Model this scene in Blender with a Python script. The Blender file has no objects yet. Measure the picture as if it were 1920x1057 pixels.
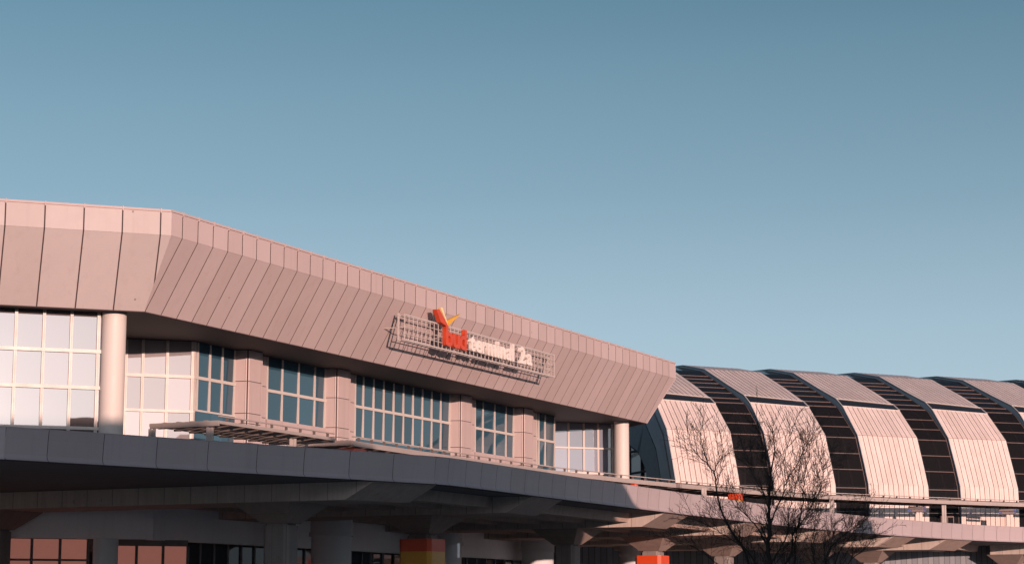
import bpy, math, random
from mathutils import Vector, Matrix
R = math.radians
scene = bpy.context.scene
COL = scene.collection
rnd = random.Random(7)

# ------------------------------------------------------------------ camera
F, YH = 3850.0, 1150.0                       # focal length in photo pixels, horizon row
PITCH = math.atan((YH-528.5)/F)
cam = bpy.data.cameras.new("camera"); camo = bpy.data.objects.new("camera", cam); COL.objects.link(camo)
cam.sensor_width = 36; cam.lens = 36*F/1920; cam.clip_end = 6000; cam.clip_start = 0.5
camo.location = (0, 0, 0); camo.rotation_euler = (R(90)+PITCH, 0, 0)
scene.camera = camo
GZ = -1.7                                    # ground; the eye is at z = 0

def ray(x, y):
    u = (x-960)/F; v = -(y-528.5)/F
    Y = math.cos(PITCH)-v*math.sin(PITCH); Z = math.sin(PITCH)+v*math.cos(PITCH)
    return u/Y, Z/Y

class Fr:                                    # plan frame: t along, s into the building
    def __init__(s_, O, a):
        s_.O = O; s_.a = a
        s_.d = (math.sin(R(a)), math.cos(R(a))); s_.n = (math.sin(R(a-90)), math.cos(R(a-90)))
    def p(s_, t, s, z):
        return Vector((s_.O[0]+t*s_.d[0]+s*s_.n[0], s_.O[1]+t*s_.d[1]+s*s_.n[1], z))
    def loc(s_, X, Y):
        v = (X-s_.O[0], Y-s_.O[1]); return v[0]*s_.d[0]+v[1]*s_.d[1], v[0]*s_.n[0]+v[1]*s_.n[1]
    def tz(s_, x, y, s):
        k, b = ray(x, y); ox = s_.O[0]+s*s_.n[0]; oy = s_.O[1]+s*s_.n[1]
        t = (k*oy-ox)/(s_.d[0]-k*s_.d[1]); return t, b*(oy+t*s_.d[1])

FB = Fr((-13.503, 80.0), 25.5)
FA = Fr((-13.503, 80.0), 70.5)
FV = Fr((33.107, 152.0), 70.5)
Z0, Z1, Z2, SI = 15.71, 14.77, 11.94, 1.7
LB = 55.5

# ------------------------------------------------------------------ objects
def setp(o, label=None, cat=None, group=None, kind=None):
    if label: o['label'] = label
    if cat: o['category'] = cat
    if group: o['group'] = group
    if kind: o['kind'] = kind
    return o
def empty(name, loc, label, cat, group=None, kind=None):
    o = bpy.data.objects.new(name, None); COL.objects.link(o); o.location = loc
    return setp(o, label, cat, group, kind)
def wloc(o):
    v = Vector((0, 0, 0))
    while o: v = v+o.location; o = o.parent
    return v
class MB:
    def __init__(s): s.v = []; s.f = []; s.sm = []; s.keep = False
    def add(s, vs, fs, smooth=False):
        b = len(s.v); s.v += [Vector(q) for q in vs]
        for f in fs: s.f.append([b+i for i in f]); s.sm.append(smooth)
    def slab(s, pts, vec):                   # polygon pts, extruded by vec
        n = len(pts); vec = Vector(vec); pts = [Vector(q) for q in pts]
        vs = pts+[q+vec for q in pts]
        s.add(vs, [list(range(n)), list(range(2*n-1, n-1, -1))]+[[i, i+n, (i+1) % n+n, (i+1) % n] for i in range(n)])
    def box(s, fr, t0, t1, s0, s1, z0, z1):
        s.slab([fr.p(t0, s0, z0), fr.p(t1, s0, z0), fr.p(t1, s1, z0), fr.p(t0, s1, z0)], (0, 0, z1-z0))
    def prism(s, fr, ts, z0, z1, ts2=None):
        a = [fr.p(t, q, z0) for t, q in ts]; b = [fr.p(t, q, z1) for t, q in (ts2 or ts)]; n = len(a)
        s.add(a+b, [list(range(n)), list(range(2*n-1, n-1, -1))]+[[i, i+n, (i+1) % n+n, (i+1) % n] for i in range(n)])
    def beam(s, a, b, w, h, up=Vector((0, 0, 1))):
        a = Vector(a); b = Vector(b); d = (b-a)
        if d.length < 1e-6: return
        d.normalize(); x = d.cross(up)
        if x.length < 1e-4: x = d.cross(Vector((1, 0, 0)))
        x.normalize(); y = x.cross(d); x *= w/2; y *= h/2
        s.slab([a-x-y, a+x-y, a+x+y, a-x+y], b-a)
    def tube(s, pts, rs, n=5, smooth=True):
        rings = []; up = Vector((0.13, 0.2, 1)).normalized(); vs = []; fs = []
        for i, q in enumerate(pts):
            d = (pts[min(i+1, len(pts)-1)]-pts[max(i-1, 0)])
            if d.length < 1e-6: d = Vector((0, 0, 1))
            d.normalize(); x = d.cross(up)
            if x.length < 1e-3: x = d.cross(Vector((1, 0, 0)))
            x.normalize(); y = d.cross(x)
            for k in range(n):
                a = 2*math.pi*k/n; vs.append(q+(x*math.cos(a)+y*math.sin(a))*rs[i])
        m = len(pts)
        for i in range(m-1):
            for k in range(n): fs.append([i*n+k, i*n+(k+1) % n, (i+1)*n+(k+1) % n, (i+1)*n+k])
        s.add(vs, fs, smooth)
        s.add(vs[-n:], [list(range(n))])
    def cyl(s, c, r, z0, z1, n=48, r1=None):
        r1 = r if r1 is None else r1
        a = [Vector((c[0]+r*math.cos(2*math.pi*k/n), c[1]+r*math.sin(2*math.pi*k/n), z0)) for k in range(n)]
        b = [Vector((c[0]+r1*math.cos(2*math.pi*k/n), c[1]+r1*math.sin(2*math.pi*k/n), z1)) for k in range(n)]
        s.add(a+b, [[k, (k+1) % n, (k+1) % n+n, k+n] for k in range(n)], True)
        s.add(a, [list(range(n-1, -1, -1))]); s.add(b, [list(range(n))])
    def build(s, name, mat, parent=None, **kw):
        base = wloc(parent) if parent else Vector((0, 0, 0))
        me = bpy.data.meshes.new(name)
        me.from_pydata([tuple(q-base) for q in s.v], [], s.f); me.validate()
        for pl, q in zip(me.polygons, s.sm): pl.use_smooth = q
        if mat: me.materials.append(mat)
        import bmesh
        if not s.keep:
         bm = bmesh.new(); bm.from_mesh(me); bmesh.ops.recalc_face_normals(bm, faces=bm.faces); bm.to_mesh(me); bm.free()
        o = bpy.data.objects.new(name, me); COL.objects.link(o)
        if parent: o.parent = parent
        return setp(o, **kw)
def clip(poly, a, b, c):                     # keep a*x+b*y+c >= 0
    out = []
    for i in range(len(poly)):
        p, q = poly[i], poly[(i+1) % len(poly)]
        dp = a*p[0]+b*p[1]+c; dq = a*q[0]+b*q[1]+c
        if dp >= 0: out.append(p)
        if dp*dq < 0:
            k = dp/(dp-dq); out.append((p[0]+(q[0]-p[0])*k, p[1]+(q[1]-p[1])*k))
    return out

# ------------------------------------------------------------------ materials
class NT:
    def __init__(s, name):
        s.m = bpy.data.materials.new(name); s.m.use_nodes = True; s.t = s.m.node_tree
        s.b = s.t.nodes['Principled BSDF']; s.out = s.t.nodes['Material Output']
    def n(s, typ, **kw):
        q = s.t.nodes.new(typ)
        for k, v in kw.items():
            if k.startswith('i_'): q.inputs[k[2:].replace('_', ' ')].default_value = v
            elif k.startswith('n_'): q.inputs[int(k[2:])].default_value = v
            else: setattr(q, k, v)
        return q
    def l(s, a, b): s.t.links.new(a, b)
    def math(s, op, a, b=None):
        q = s.n('ShaderNodeMath', operation=op)
        for i, v in enumerate((a, b)):
            if v is None: continue
            if hasattr(v, 'links') or hasattr(v, 'is_linked'): s.l(v, q.inputs[i])
            else: q.inputs[i].default_value = v
        return q.outputs[0]
    def mix(s, fac, a, b, mode='MIX'):
        q = s.n('ShaderNodeMix', data_type='RGBA', blend_type=mode)
        for sock, v in ((q.inputs[0], fac), (q.inputs[6], a), (q.inputs[7], b)):
            if hasattr(v, 'is_linked'): s.l(v, sock)
            elif isinstance(v, (tuple, list)): sock.default_value = (*v[:3], 1)
            else: sock.default_value = v
        return q.outputs[2]
    def coord(s): return s.n('ShaderNodeTexCoord').outputs['Object']
    def noise(s, vec, scale, detail=4, rough=.6):
        q = s.n('ShaderNodeTexNoise'); q.inputs['Scale'].default_value = scale
        q.inputs['Detail'].default_value = detail; q.inputs['Roughness'].default_value = rough
        s.l(vec, q.inputs['Vector']); return q.outputs[0]
    def scaled(s, vec, sc):
        q = s.n('ShaderNodeVectorMath', operation='MULTIPLY'); s.l(vec, q.inputs[0]); q.inputs[1].default_value = sc; return q.outputs[0]
    def ramp(s, v, a, b):
        q = s.n('ShaderNodeMapRange'); s.l(v, q.inputs[0]); q.inputs[1].default_value = a; q.inputs[2].default_value = b; return q.outputs[0]
    def along(s, vec, ang):
        q = s.n('ShaderNodeVectorMath', operation='DOT_PRODUCT'); s.l(vec, q.inputs[0])
        q.inputs[1].default_value = (math.sin(R(ang)), math.cos(R(ang)), 0); return q.outputs['Value']
    def bump(s, h, st, dist=.02):
        q = s.n('ShaderNodeBump'); q.inputs['Strength'].default_value = st; q.inputs['Distance'].default_value = dist
        s.l(h, q.inputs['Height']); s.l(q.outputs[0], s.b.inputs['Normal'])

def paint(name, col, rough=.5, var=.05, stain=.08, metal=0, spec=.5, streak=True, spots=False, fine=0):
    t = NT(name); c = t.coord()
    g = t.n('ShaderNodeNewGeometry')
    r = t.ramp(g.outputs['Random Per Island'], 0, 1)
    hi = tuple(min(1, q*(1+var)) for q in col); lo = tuple(q*(1-var)*f for q, f in zip(col, (1, .985, .97)))
    k = t.mix(r, lo, hi)
    n = t.ramp(t.noise(c, .35, 5), .35, .7)
    k = t.mix(t.math('MULTIPLY', n, stain), k, tuple(q*.45 for q in col))
    if streak:
        n2 = t.ramp(t.noise(t.scaled(c, (3.5, 3.5, .12)), 1, 4, .7), .52, .8)
        k = t.mix(t.math('MULTIPLY', n2, stain*1.3), k, tuple(q*f for q, f in zip(col, (.42, .34, .3))))
    if fine:
        u = t.along(c, fine)
        w = t.math('LESS_THAN', t.math('FRACT', t.math('MULTIPLY', u, 7.2)), .3)
        n3 = t.ramp(t.noise(t.scaled(c, (1.6, 1.6, .35)), 1, 5, .75), .3, .7)
        k = t.mix(t.math('MULTIPLY', w, t.math('MULTIPLY', n3, .42)), k, tuple(q*f for q, f in zip(col, (.6, .5, .45))))
        k = t.mix(t.math('MULTIPLY', n3, .10), k, tuple(q*f for q, f in zip(col, (.7, .62, .58))))
    if spots:
        v = t.n('ShaderNodeTexVoronoi'); v.inputs['Scale'].default_value = .75; t.l(c, v.inputs['Vector'])
        sp = t.math('MULTIPLY', t.math('LESS_THAN', v.outputs['Distance'], .035), .7)
        k = t.mix(sp, k, tuple(q*.3 for q in col))
    t.l(k, t.b.inputs['Base Color']); t.b.inputs['Metallic'].default_value = metal
    t.b.inputs['Specular IOR Level'].default_value = spec
    rr = t.ramp(t.noise(c, 1.7, 3), .2, .8); q = t.n('ShaderNodeMapRange'); t.l(rr, q.inputs[0])
    q.inputs[3].default_value = rough*.85; q.inputs[4].default_value = min(1, rough*1.2); t.l(q.outputs[0], t.b.inputs['Roughness'])
    return t.m

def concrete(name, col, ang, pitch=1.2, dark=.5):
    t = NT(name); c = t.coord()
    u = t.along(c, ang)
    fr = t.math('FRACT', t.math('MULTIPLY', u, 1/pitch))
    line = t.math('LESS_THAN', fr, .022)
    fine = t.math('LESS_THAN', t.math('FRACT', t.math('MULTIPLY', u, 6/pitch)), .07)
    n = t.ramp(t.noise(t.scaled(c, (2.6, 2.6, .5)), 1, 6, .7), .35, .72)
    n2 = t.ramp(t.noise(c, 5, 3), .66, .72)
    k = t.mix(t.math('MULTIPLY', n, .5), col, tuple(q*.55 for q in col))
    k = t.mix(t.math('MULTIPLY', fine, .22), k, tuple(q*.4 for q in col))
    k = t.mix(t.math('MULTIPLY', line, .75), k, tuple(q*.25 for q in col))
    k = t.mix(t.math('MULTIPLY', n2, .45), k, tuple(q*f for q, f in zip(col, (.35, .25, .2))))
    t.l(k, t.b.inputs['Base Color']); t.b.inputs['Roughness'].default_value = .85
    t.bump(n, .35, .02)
    return t.m

def plain(name, col, rough=.6, metal=0, emit=0, spec=.5, ecol=None):
    t = NT(name); c = t.coord()
    n = t.ramp(t.noise(c, 2.2, 4), .3, .7)
    k = t.mix(n, tuple(q*.88 for q in col), tuple(min(1, q*1.08) for q in col))
    t.l(k, t.b.inputs['Base Color']); t.b.inputs['Roughness'].default_value = rough; t.b.inputs['Metallic'].default_value = metal
    t.b.inputs['Specular IOR Level'].default_value = spec
    if emit:
        t.b.inputs['Emission Color'].default_value = (*(ecol or col), 1); t.b.inputs['Emission Strength'].default_value = emit
    return t.m

def glass(name, col, ior, tint=None, rough=.015):
    t = NT(name); c = t.coord()
    g = t.n('ShaderNodeNewGeometry')
    k = t.mix(g.outputs['Random Per Island'], tuple(q*.7 for q in col), tuple(q*1.3 for q in col))
    t.l(k, t.b.inputs['Base Color']); t.b.inputs['Roughness'].default_value = rough; t.b.inputs['IOR'].default_value = ior
    if tint: t.b.inputs['Specular Tint'].default_value = (*tint, 1)
    t.bump(t.noise(c, .5, 2), .05, .02)
    return t.m

def see_through(name, tint, ior=1.5):
    t = NT(name)
    tr = t.n('ShaderNodeBsdfTransparent'); tr.inputs[0].default_value = (*tint, 1)
    gl = t.n('ShaderNodeBsdfGlossy'); gl.inputs['Roughness'].default_value = .02
    fr = t.n('ShaderNodeFresnel'); fr.inputs[0].default_value = ior
    mx = t.n('ShaderNodeMixShader'); t.l(fr.outputs[0], mx.inputs[0]); t.l(tr.outputs[0], mx.inputs[1]); t.l(gl.outputs[0], mx.inputs[2])
    df = t.n('ShaderNodeBsdfDiffuse'); df.inputs[0].default_value = (.034, .033, .037, 1); m2 = t.n('ShaderNodeMixShader'); m2.inputs[0].default_value = .35
    t.l(mx.outputs[0], m2.inputs[1]); t.l(df.outputs[0], m2.inputs[2]); t.l(m2.outputs[0], t.out.inputs['Surface'])
    return t.m

M = dict(
    clad=paint('clad_panel', (.485, .395, .385), .6, .055, .12, spec=.25, spots=True),
    clad_a=paint('clad_panel_wide', (.46, .40, .39), .6, .04, .12, spec=.25, spots=True),
    parapet=paint('parapet_panel', (.43, .365, .375), .5, .035, .12, spec=.3),
    shell=paint('shell_sheet', (.76, .645, .60), .5, .07, .22, fine=70.5),
    back=plain('joint_dark', (.06, .04, .04), .9),  # even dark colour of the backing seen in the joints
    backbrown=plain('seam_brown', (.26, .15, .12), .9),
    white=paint('white_column', (.62, .56, .52), .55, .02, .06),
    frame=paint('window_frame', (.60, .54, .50), .45, .03, .10),
    darkframe=plain('dark_frame', (.16, .14, .13), .5),
    soffit=None, lowframe=plain('lower_frame', (.22, .25, .28), .5),
    glassA=glass('glass_front', (.13, .108, .11), 2.9),
    glassR=glass('glass_recess', (.33, .30, .305), 2.4),
    glassC=glass('glass_front_far', (.24, .27, .33), 2.2),
    glassB=glass('glass_side', (.030, .080, .115), 1.65),
    glassD=glass('glass_lower', (.05, .06, .07), 1.35),
    glassV=see_through('glass_hall', (.22, .21, .21), 1.2),
    warm=plain('reflection_glow_pane', (.30, .13, .09), .3, emit=.5, ecol=(.40, .15, .115)),  # emission stands in for the orange sunset reflected in these panes
    copper=plain('copper_bar', (.16, .11, .10), .6, .0),
    slit=glass('slit_glass', (.02, .02, .022), 1.45),
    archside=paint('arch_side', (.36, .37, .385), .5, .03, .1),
    sideblue=paint('shell_side', (.20, .22, .25), .5, .03, .1),
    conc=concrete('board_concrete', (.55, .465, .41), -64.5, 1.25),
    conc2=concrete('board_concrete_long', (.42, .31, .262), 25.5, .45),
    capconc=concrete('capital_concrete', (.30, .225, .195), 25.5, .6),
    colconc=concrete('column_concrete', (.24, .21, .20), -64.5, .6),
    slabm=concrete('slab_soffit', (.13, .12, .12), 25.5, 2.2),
    plaster=paint('lower_plaster', (.88, .86, .87), .8, .03, .12),
    colgrey=paint('lower_column', (.66, .67, .69), .75, .03, .15),
    steel=paint('canopy_steel', (.37, .32, .30), .5, .05, .15),
    steeld=plain('canopy_blade', (.15, .12, .11), .6),
    orange=paint('orange_cladding', (.66, .07, .018), .4, .0, .05),
    yellow=paint('yellow_cladding', (.66, .31, .03), .4, .0, .05),
    red=plain('letter_red', (.58, .065, .02), .4),
    lwhite=plain('letter_white', (.80, .72, .66), .5),
    cream=plain('blade_cream', (.85, .68, .36), .4),
    yel=plain('blade_yellow', (.75, .38, .03), .4),
    grid=paint('sign_grid', (.50, .44, .41), .5, .03, .08),
    bark=None, twig=plain('twig_bark', (.06, .038, .031), .9),
    asphalt=plain('apron_concrete', (.50, .49, .48), .9),
    inner=plain('hall_inside', (.12, .10, .095), .8),
    innerl=plain('hall_partition', (.30, .27, .25), .8),
    ribbed=None, blue=plain('blue_lens', (.05, .16, .6), .2, emit=.6, ecol=(.1, .3, .9)),
    brick=None, darkmetal=plain('dark_metal', (.07, .05, .05), .5, .3),
    lampw=plain('lamp_tube', (.7, .7, .7), .4, emit=.15, ecol=(.8, .85, 1)),
)
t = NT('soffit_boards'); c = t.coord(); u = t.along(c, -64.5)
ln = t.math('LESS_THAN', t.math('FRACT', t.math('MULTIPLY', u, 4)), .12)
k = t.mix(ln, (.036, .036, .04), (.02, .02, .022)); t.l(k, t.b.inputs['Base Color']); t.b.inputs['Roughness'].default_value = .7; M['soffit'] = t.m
t = NT('tree_bark'); c = t.coord(); n = t.ramp(t.noise(t.scaled(c, (12, 12, 3)), 1, 6, .7), .35, .7)
k = t.mix(n, (.03, .02, .016), (.085, .058, .046)); t.l(k, t.b.inputs['Base Color']); t.b.inputs['Roughness'].default_value = .95; t.bump(n, .8, .02); M['bark'] = t.m
t = NT('ribbed_metal'); c = t.coord(); u = t.along(c, 70.5)
f = t.math('FRACT', t.math('MULTIPLY', u, 2.2)); ln = t.math('LESS_THAN', f, .14); ln2 = t.math('GREATER_THAN', t.math('FRACT', t.math('MULTIPLY', u, 1.1)), .5)
k = t.mix(ln2, (.15, .165, .19), (.19, .205, .23)); k = t.mix(ln, k, (.08, .085, .09)); t.l(k, t.b.inputs['Base Color']); t.b.inputs['Roughness'].default_value = .6; M['ribbed'] = t.m
t = NT('brick_wall'); c = t.coord(); q = t.n('ShaderNodeTexBrick'); t.l(c, q.inputs[0]); q.inputs['Scale'].default_value = 2.5
q.inputs['Color1'].default_value = (.30, .16, .11, 1); q.inputs['Color2'].default_value = (.25, .13, .09, 1); q.inputs['Mortar'].default_value = (.35, .32, .3, 1)
t.l(q.outputs[0], t.b.inputs['Base Color']); t.b.inputs['Roughness'].default_value = .9; M['brick'] = t.m

# ------------------------------------------------------------------ ground
g = MB(); n = 24
for i in range(n):
    for j in range(n):
        x0, x1 = -1500+3000*i/n, -1500+3000*(i+1)/n; y0, y1 = -1200+3000*j/n, -1200+3000*(j+1)/n
        g.add([(x0, y0, GZ), (x1, y0, GZ), (x1, y1, GZ), (x0, y1, GZ)], [[0, 1, 2, 3]])
g.build('ground', M['asphalt'], kind='structure')

# ------------------------------------------------------------------ terminal building
tb = empty('terminal_building', FB.p(0, 10, GZ), 'long airport terminal building with slanted pink panel fascia and tall windows', 'building')
# fascia joints
TBj = [0, .76]
while TBj[-1]+1.0952 < LB-.3: TBj.append(TBj[-1]+1.0952)
TBj[-1] = LB if LB-TBj[-1] < .3 else TBj[-1]
if TBj[-1] < LB: TBj.append(LB)
TAj = [0, -.43]
while TAj[-1] > -34: TAj.append(TAj[-1]-1.5)
def lowp(fr, t, s): return fr.p(t, s, Z1+(Z2-Z1)*s/SI)
def lownorm(fr):
    n = Vector((-fr.n[0], -fr.n[1], 0)); v = Vector((0, 0, 1)); d = SI; h = Z1-Z2
    return (n*h-v*d).normalized()
def band(fr, js, g, lo, hi, mat, nm):
    up = MB(); low = MB(); out = Vector((-fr.n[0], -fr.n[1], 0))*.008; ln = lownorm(fr)*.008
    for a, b in zip(js[:-1], js[1:]):
        a, b = min(a, b), max(a, b)
        ga = g if abs(a) > 1e-6 and abs(a-LB) > 1e-6 else 0; gb = g if abs(b) > 1e-6 and abs(b-LB) > 1e-6 else 0
        up.slab([fr.p(a+ga, 0, Z1+.004), fr.p(b-gb, 0, Z1+.004), fr.p(b-gb, 0, Z0), fr.p(a+ga, 0, Z0)], out)
        poly = [(a+ga, 0), (b-gb, 0), (b-gb, SI), (a+ga, SI)]
        if lo is not None: poly = clip(poly, 1, -lo, 0)
        if hi is not None: poly = clip(poly, -1, -hi[1], hi[0])
        if len(poly) > 2: low.slab([lowp(fr, *q) for q in poly], ln)
    up.build(nm, mat, tb); low.build('sloped_fascia', mat, tb)
band(FB, TBj, .030, .414, (LB, .414), M['clad'], 'upper_fascia')
band(FA, TAj, .028, None, (0, .414), M['clad_a'], 'upper_fascia')
# return at the far right corner
FC = Fr(tuple(FB.p(LB, 0, 0))[:2], -19.5)
rt = MB(); o = Vector((-FC.n[0], -FC.n[1], 0))*.035
rt.slab([FC.p(0, 0, Z1), FC.p(22, 0, Z1), FC.p(22, 0, Z0), FC.p(0, 0, Z0)], o)
rt.slab([lowp(FC, 0, 0), lowp(FC, 22, 0), lowp(FC, 22, SI), lowp(FC, .414*SI, SI)], lownorm(FC)*.035)
rt.build('end_fascia', M['clad'], tb)
# backing behind the joints
bk = MB()
def backing(fr, t0, t1, c0, c1):
    i = Vector((fr.n[0], fr.n[1], 0))*.004
    bk.slab([fr.p(t0, .006, Z1), fr.p(t1, .006, Z1), fr.p(t1, .006, Z0-.01), fr.p(t0, .006, Z0-.01)], Vector((fr.n[0], fr.n[1], 0))*.1)
    bk.slab([lowp(fr, t0+c0*.01, .01)+i, lowp(fr, t1+c1*.01, .01)+i, lowp(fr, t1+c1*SI, SI)+i, lowp(fr, t0+c0*SI, SI)+i], Vector((fr.n[0], fr.n[1], 0))*.1)
backing(FB, 0, LB, .414, -.414); backing(FA, -34, 0, 0, -.414)
bk.build('fascia_joints', M['back'], tb)
# coping and joint pins
cp = MB()
def coping(fr, t0, t1, js):
    cp.slab([fr.p(t0, -.055, Z0+.004), fr.p(t1, -.055, Z0+.004), fr.p(t1, .5, Z0+.004), fr.p(t0, .5, Z0+.004)], (0, 0, .09))
    for q in js:
        if t0+.1 < q < t1-.1: cp.box(fr, q-.02, q+.02, -.075, .3, Z0-.06, Z0+.125)
coping(FB, -.02, LB+.03, TBj); coping(FA, -34, -.03, TAj)
cp.build('roof_coping', M['clad'], tb)
rf = MB()
cornA = FA.p(-34, .1, 0); inner = [FC.p(30, .1, 0), FB.p(LB+10, 55, 0), FA.p(-34, 60, 0)]
def ng(pts, z): return [Vector((q[0], q[1], z)) for q in pts]
rf.slab(ng([cornA, FB.p(.05, .1, 0), FB.p(LB-.05, .1, 0)]+inner, Z0-.12), (0, 0, .1))
rf.build('roof', M['inner'], tb)
# soffit
sf = MB()
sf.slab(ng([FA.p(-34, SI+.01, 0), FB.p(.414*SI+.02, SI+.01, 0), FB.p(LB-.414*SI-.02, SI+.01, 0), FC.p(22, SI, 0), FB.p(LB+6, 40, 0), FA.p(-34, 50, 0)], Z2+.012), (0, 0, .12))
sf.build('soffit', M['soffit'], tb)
ed = MB()
for fr, a, b in ((FB, .414*SI, LB-.414*SI), (FA, -34, -.414*SI)):
    ed.beam(fr.p(a, SI+.03, Z2-.012), fr.p(b, SI+.03, Z2-.012), .08, .05)
ed.build('drip_edge', M['back'], tb)

def bay(fr, s, t0, t1, mts, bars, zb, zt, gm, fm=None, mw=.06, deep=.08, jambs=True, root=None, label=None, tilt=0):
    fm = fm or M['frame']; root = root or tb
    ts = [t0]+list(mts)+[t1]; zs = sorted([zb]+[(a+b)/2 for a, b in bars]+[zt])
    gp = MB()
    for a, b in zip(ts[:-1], ts[1:]):
        for c, d in zip(zs[:-1], zs[1:]):
            e = [rnd.uniform(-.003, .003) for _ in range(3)]
            k = -(d-c)*math.tan(R(tilt)); gp.add([fr.p(a, s+e[0], c), fr.p(b, s+e[1], c), fr.p(b, s+e[1]+e[2]+k, d), fr.p(a, s+e[0]+e[2]+k, d)], [[0, 1, 2, 3]])
    pane = gp.build('window', gm, root)
    if label: pane['label'] = label
    m = MB()
    for q in (ts if jambs else mts):
        m.box(fr, q-mw, q-mw*.22, s-deep, s-.01, zb, zt); m.box(fr, q+mw*.22, q+mw, s-deep, s-.01, zb, zt)
        m.box(fr, q-mw*.22, q+mw*.22, s-deep*.6, s-.01, zb, zt)
    for a, b in bars: m.box(fr, t0-.08, t1+.08, s-deep-.03, s-.012, a, b)
    m.build('frame', fm, pane)
    return pane
DK = 5.2
BAR1 = (10.29, 10.43)
bay(FA, 2.7, -34.1, -2.1, [-4.5-1.09*i for i in range(28, 0, -1)]+[-4.5, -3.42, -2.35], [BAR1, (8.83, 8.97), (7.22, 7.34)], DK, Z2, M['glassA'])
bay(FA, 10.3, -6, 2.9, [-3.9, -2.6, -1.3, -.03, .7, 1.78], [BAR1, (8.76, 8.88)], DK, Z2, M['glassR'])
bay(FB, 5.2, 9.42, 12.6, [9.62, 10.6, 11.6], [BAR1, (8.78, 8.94)], DK, Z2, M['glassB'], tilt=2.0)
bay(FB, 5.2, 15.4, 20.7, [16.73, 18.22, 19.72], [BAR1], 9.0, Z2, M['glassB'], tilt=2.0)
bay(FB, 5.2, 23.7, 34.15, [24.53+1.07*i for i in range(9)], [BAR1, (8.64, 8.84)], DK, Z2, M['glassB'], tilt=2.0)
bay(FB, 5.2, 37.3, 42.35, [38.31, 39.84, 41.33], [BAR1], 9.0, Z2, M['glassB'], tilt=2.0)
bay(FB, 5.2, 45.6, 48.2, [45.9, 46.82], [BAR1, (8.70, 8.86)], DK, Z2, M['glassB'], tilt=2.0)
bay(FA, 41.4, 30.3, 35.75, [31.7, 32.76, 33.8, 34.78], [(10.32, 10.42), (8.72, 8.85)], DK, Z2, M['glassC'])
# side returns of the recesses
for p, q, o in ((FA.p(-2.05, 2.75, DK), FA.p(-2.05, 10.25, DK), (-.14, -.05, 0)), (FB.p(48.3, 5.2, DK), FA.p(31.2, 41.45, DK), (-.12, .05, 0)), (FA.p(35.9, 41.5, DK), FA.p(35.9, 62, DK), (-.12, 0, 0))):
    rw = MB(); rw.slab([p, q, q+Vector((0, 0, Z2-DK)), p+Vector((0, 0, Z2-DK))], o); rw.build('side_wall', M['clad'], tb)
# piers and base panels
def pier(t0, t1, s0, s1, tl):
    core = MB(); core.box(FB, t0+.05, t1-.05, s0+.05, s1, DK, Z2)
    core.build('pier_core', M['back'], tb)
    m = MB(); c = .16
    for a, b in ((DK, 8.56), (8.59, 9.03), (9.06, 10.5), (10.53, Z2)):
        m.prism(FB, [(tl, s1), (t0, s0+c), (t0+.02, s0+c), (t0+.02, s1)], a, b)
        m.prism(FB, [(t0+.003, s0+c-.02), (t0+c-.02, s0+.003), (t0+c-.02, s0+.05), (t0+.05, s0+c-.02)], a, b)
        m.prism(FB, [(t0+c+.006, s0), (t1-.16, s0), (t1-.16, s0+.05), (t0+c+.006, s0+.05)], a, b)
        m.prism(FB, [(t1-.14, s0), (t1, s0), (t1, s1), (t1-.05, s1), (t1-.05, s0+.05), (t1-.14, s0+.05)], a, b)
    m.build('pier', M['clad'], tb)
PIERS = [(12.82, 14.05, 12.68), (20.88, 22.2, 20.74), (34.35, 35.72, 34.21), (42.55, 43.85, 42.41)]
for a, b, c in PIERS: pier(a, b, 4.55, 5.2, c)
wl = MB(); bs = MB()
for a, b in ((14.07, 15.3), (22.22, 23.6), (35.74, 37.2), (43.87, 45.5)):
    wl = MB()
    for c, d in ((9.06, 10.5), (10.53, Z2)): wl.box(FB, a, b, 5.12, 5.3, c, d)
    for c, d in ((DK, 8.56), (8.59, 9.03)): wl.box(FB, a, b, 5.12, 5.3, c, d)
    wl.build('wall', M['clad'], tb)
for t0, t1, n in ((15.33, 20.67, 4), (37.23, 42.22, 4)):
    w = (t1-t0)/n; bs = MB()
    for i in range(n):
        for c, d in ((DK, 8.56), (8.59, 9.0)): bs.box(FB, t0+i*w+.015, t0+(i+1)*w-.015, 5.02, 5.12, c, d)
    bs.build('base_panels', M['clad'], tb)
for q in ((12.7, 15.29, 5.32, 5.4, Z2-.02), (20.7, 23.6, 5.32, 5.4, Z2-.02), (34.2, 37.2, 5.32, 5.4, Z2-.02), (42.3, 45.5, 5.32, 5.4, Z2-.02), (15.3, 20.7, 5.14, 5.19, 8.98), (37.21, 42.2, 5.14, 5.19, 8.98)):
    wb = MB(); wb.box(FB, q[0], q[1], q[2], q[3], DK, q[4]); wb.build('wall_core', M['back'], tb)
# round columns
def rcol(X, Y, r, z0, z1, mat, ring=False):
    m = MB(); m.cyl((X, Y), r, z0, z1)
    if ring: m.cyl((X, Y), r+.12, z1+.002, z1+.2); m.cyl((X, Y), r+.05, z1+.2, 4.9)
    return m.build('round_column', mat, tb)
k = ray(211, 700)[0]; D = 81.9
COLL = (k*D, D)
rcol(COLL[0], COLL[1], .49, DK, Z2+.005, M['white'])
k = ray(1165.5, 830)[0]; D = 129.3; rcol(k*D, D, .47, DK, Z2+.005, M['white'])
# back walls
bw = MB()
for p, q in ((FB.p(LB+8, 20, 0), FB.p(LB+6, 40, 0)), (FB.p(LB+6, 40, 0), FA.p(-33, 49, 0)), (FA.p(-33, 49, 0), FA.p(-33.5, 3, 0))):
    bw.slab([Vector((p.x, p.y, GZ)), Vector((q.x, q.y, GZ)), Vector((q.x, q.y, Z0-.2)), Vector((p.x, p.y, Z0-.2))], (.2, .2, 0))
bw.build('rear_wall', M['clad'], tb)
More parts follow.
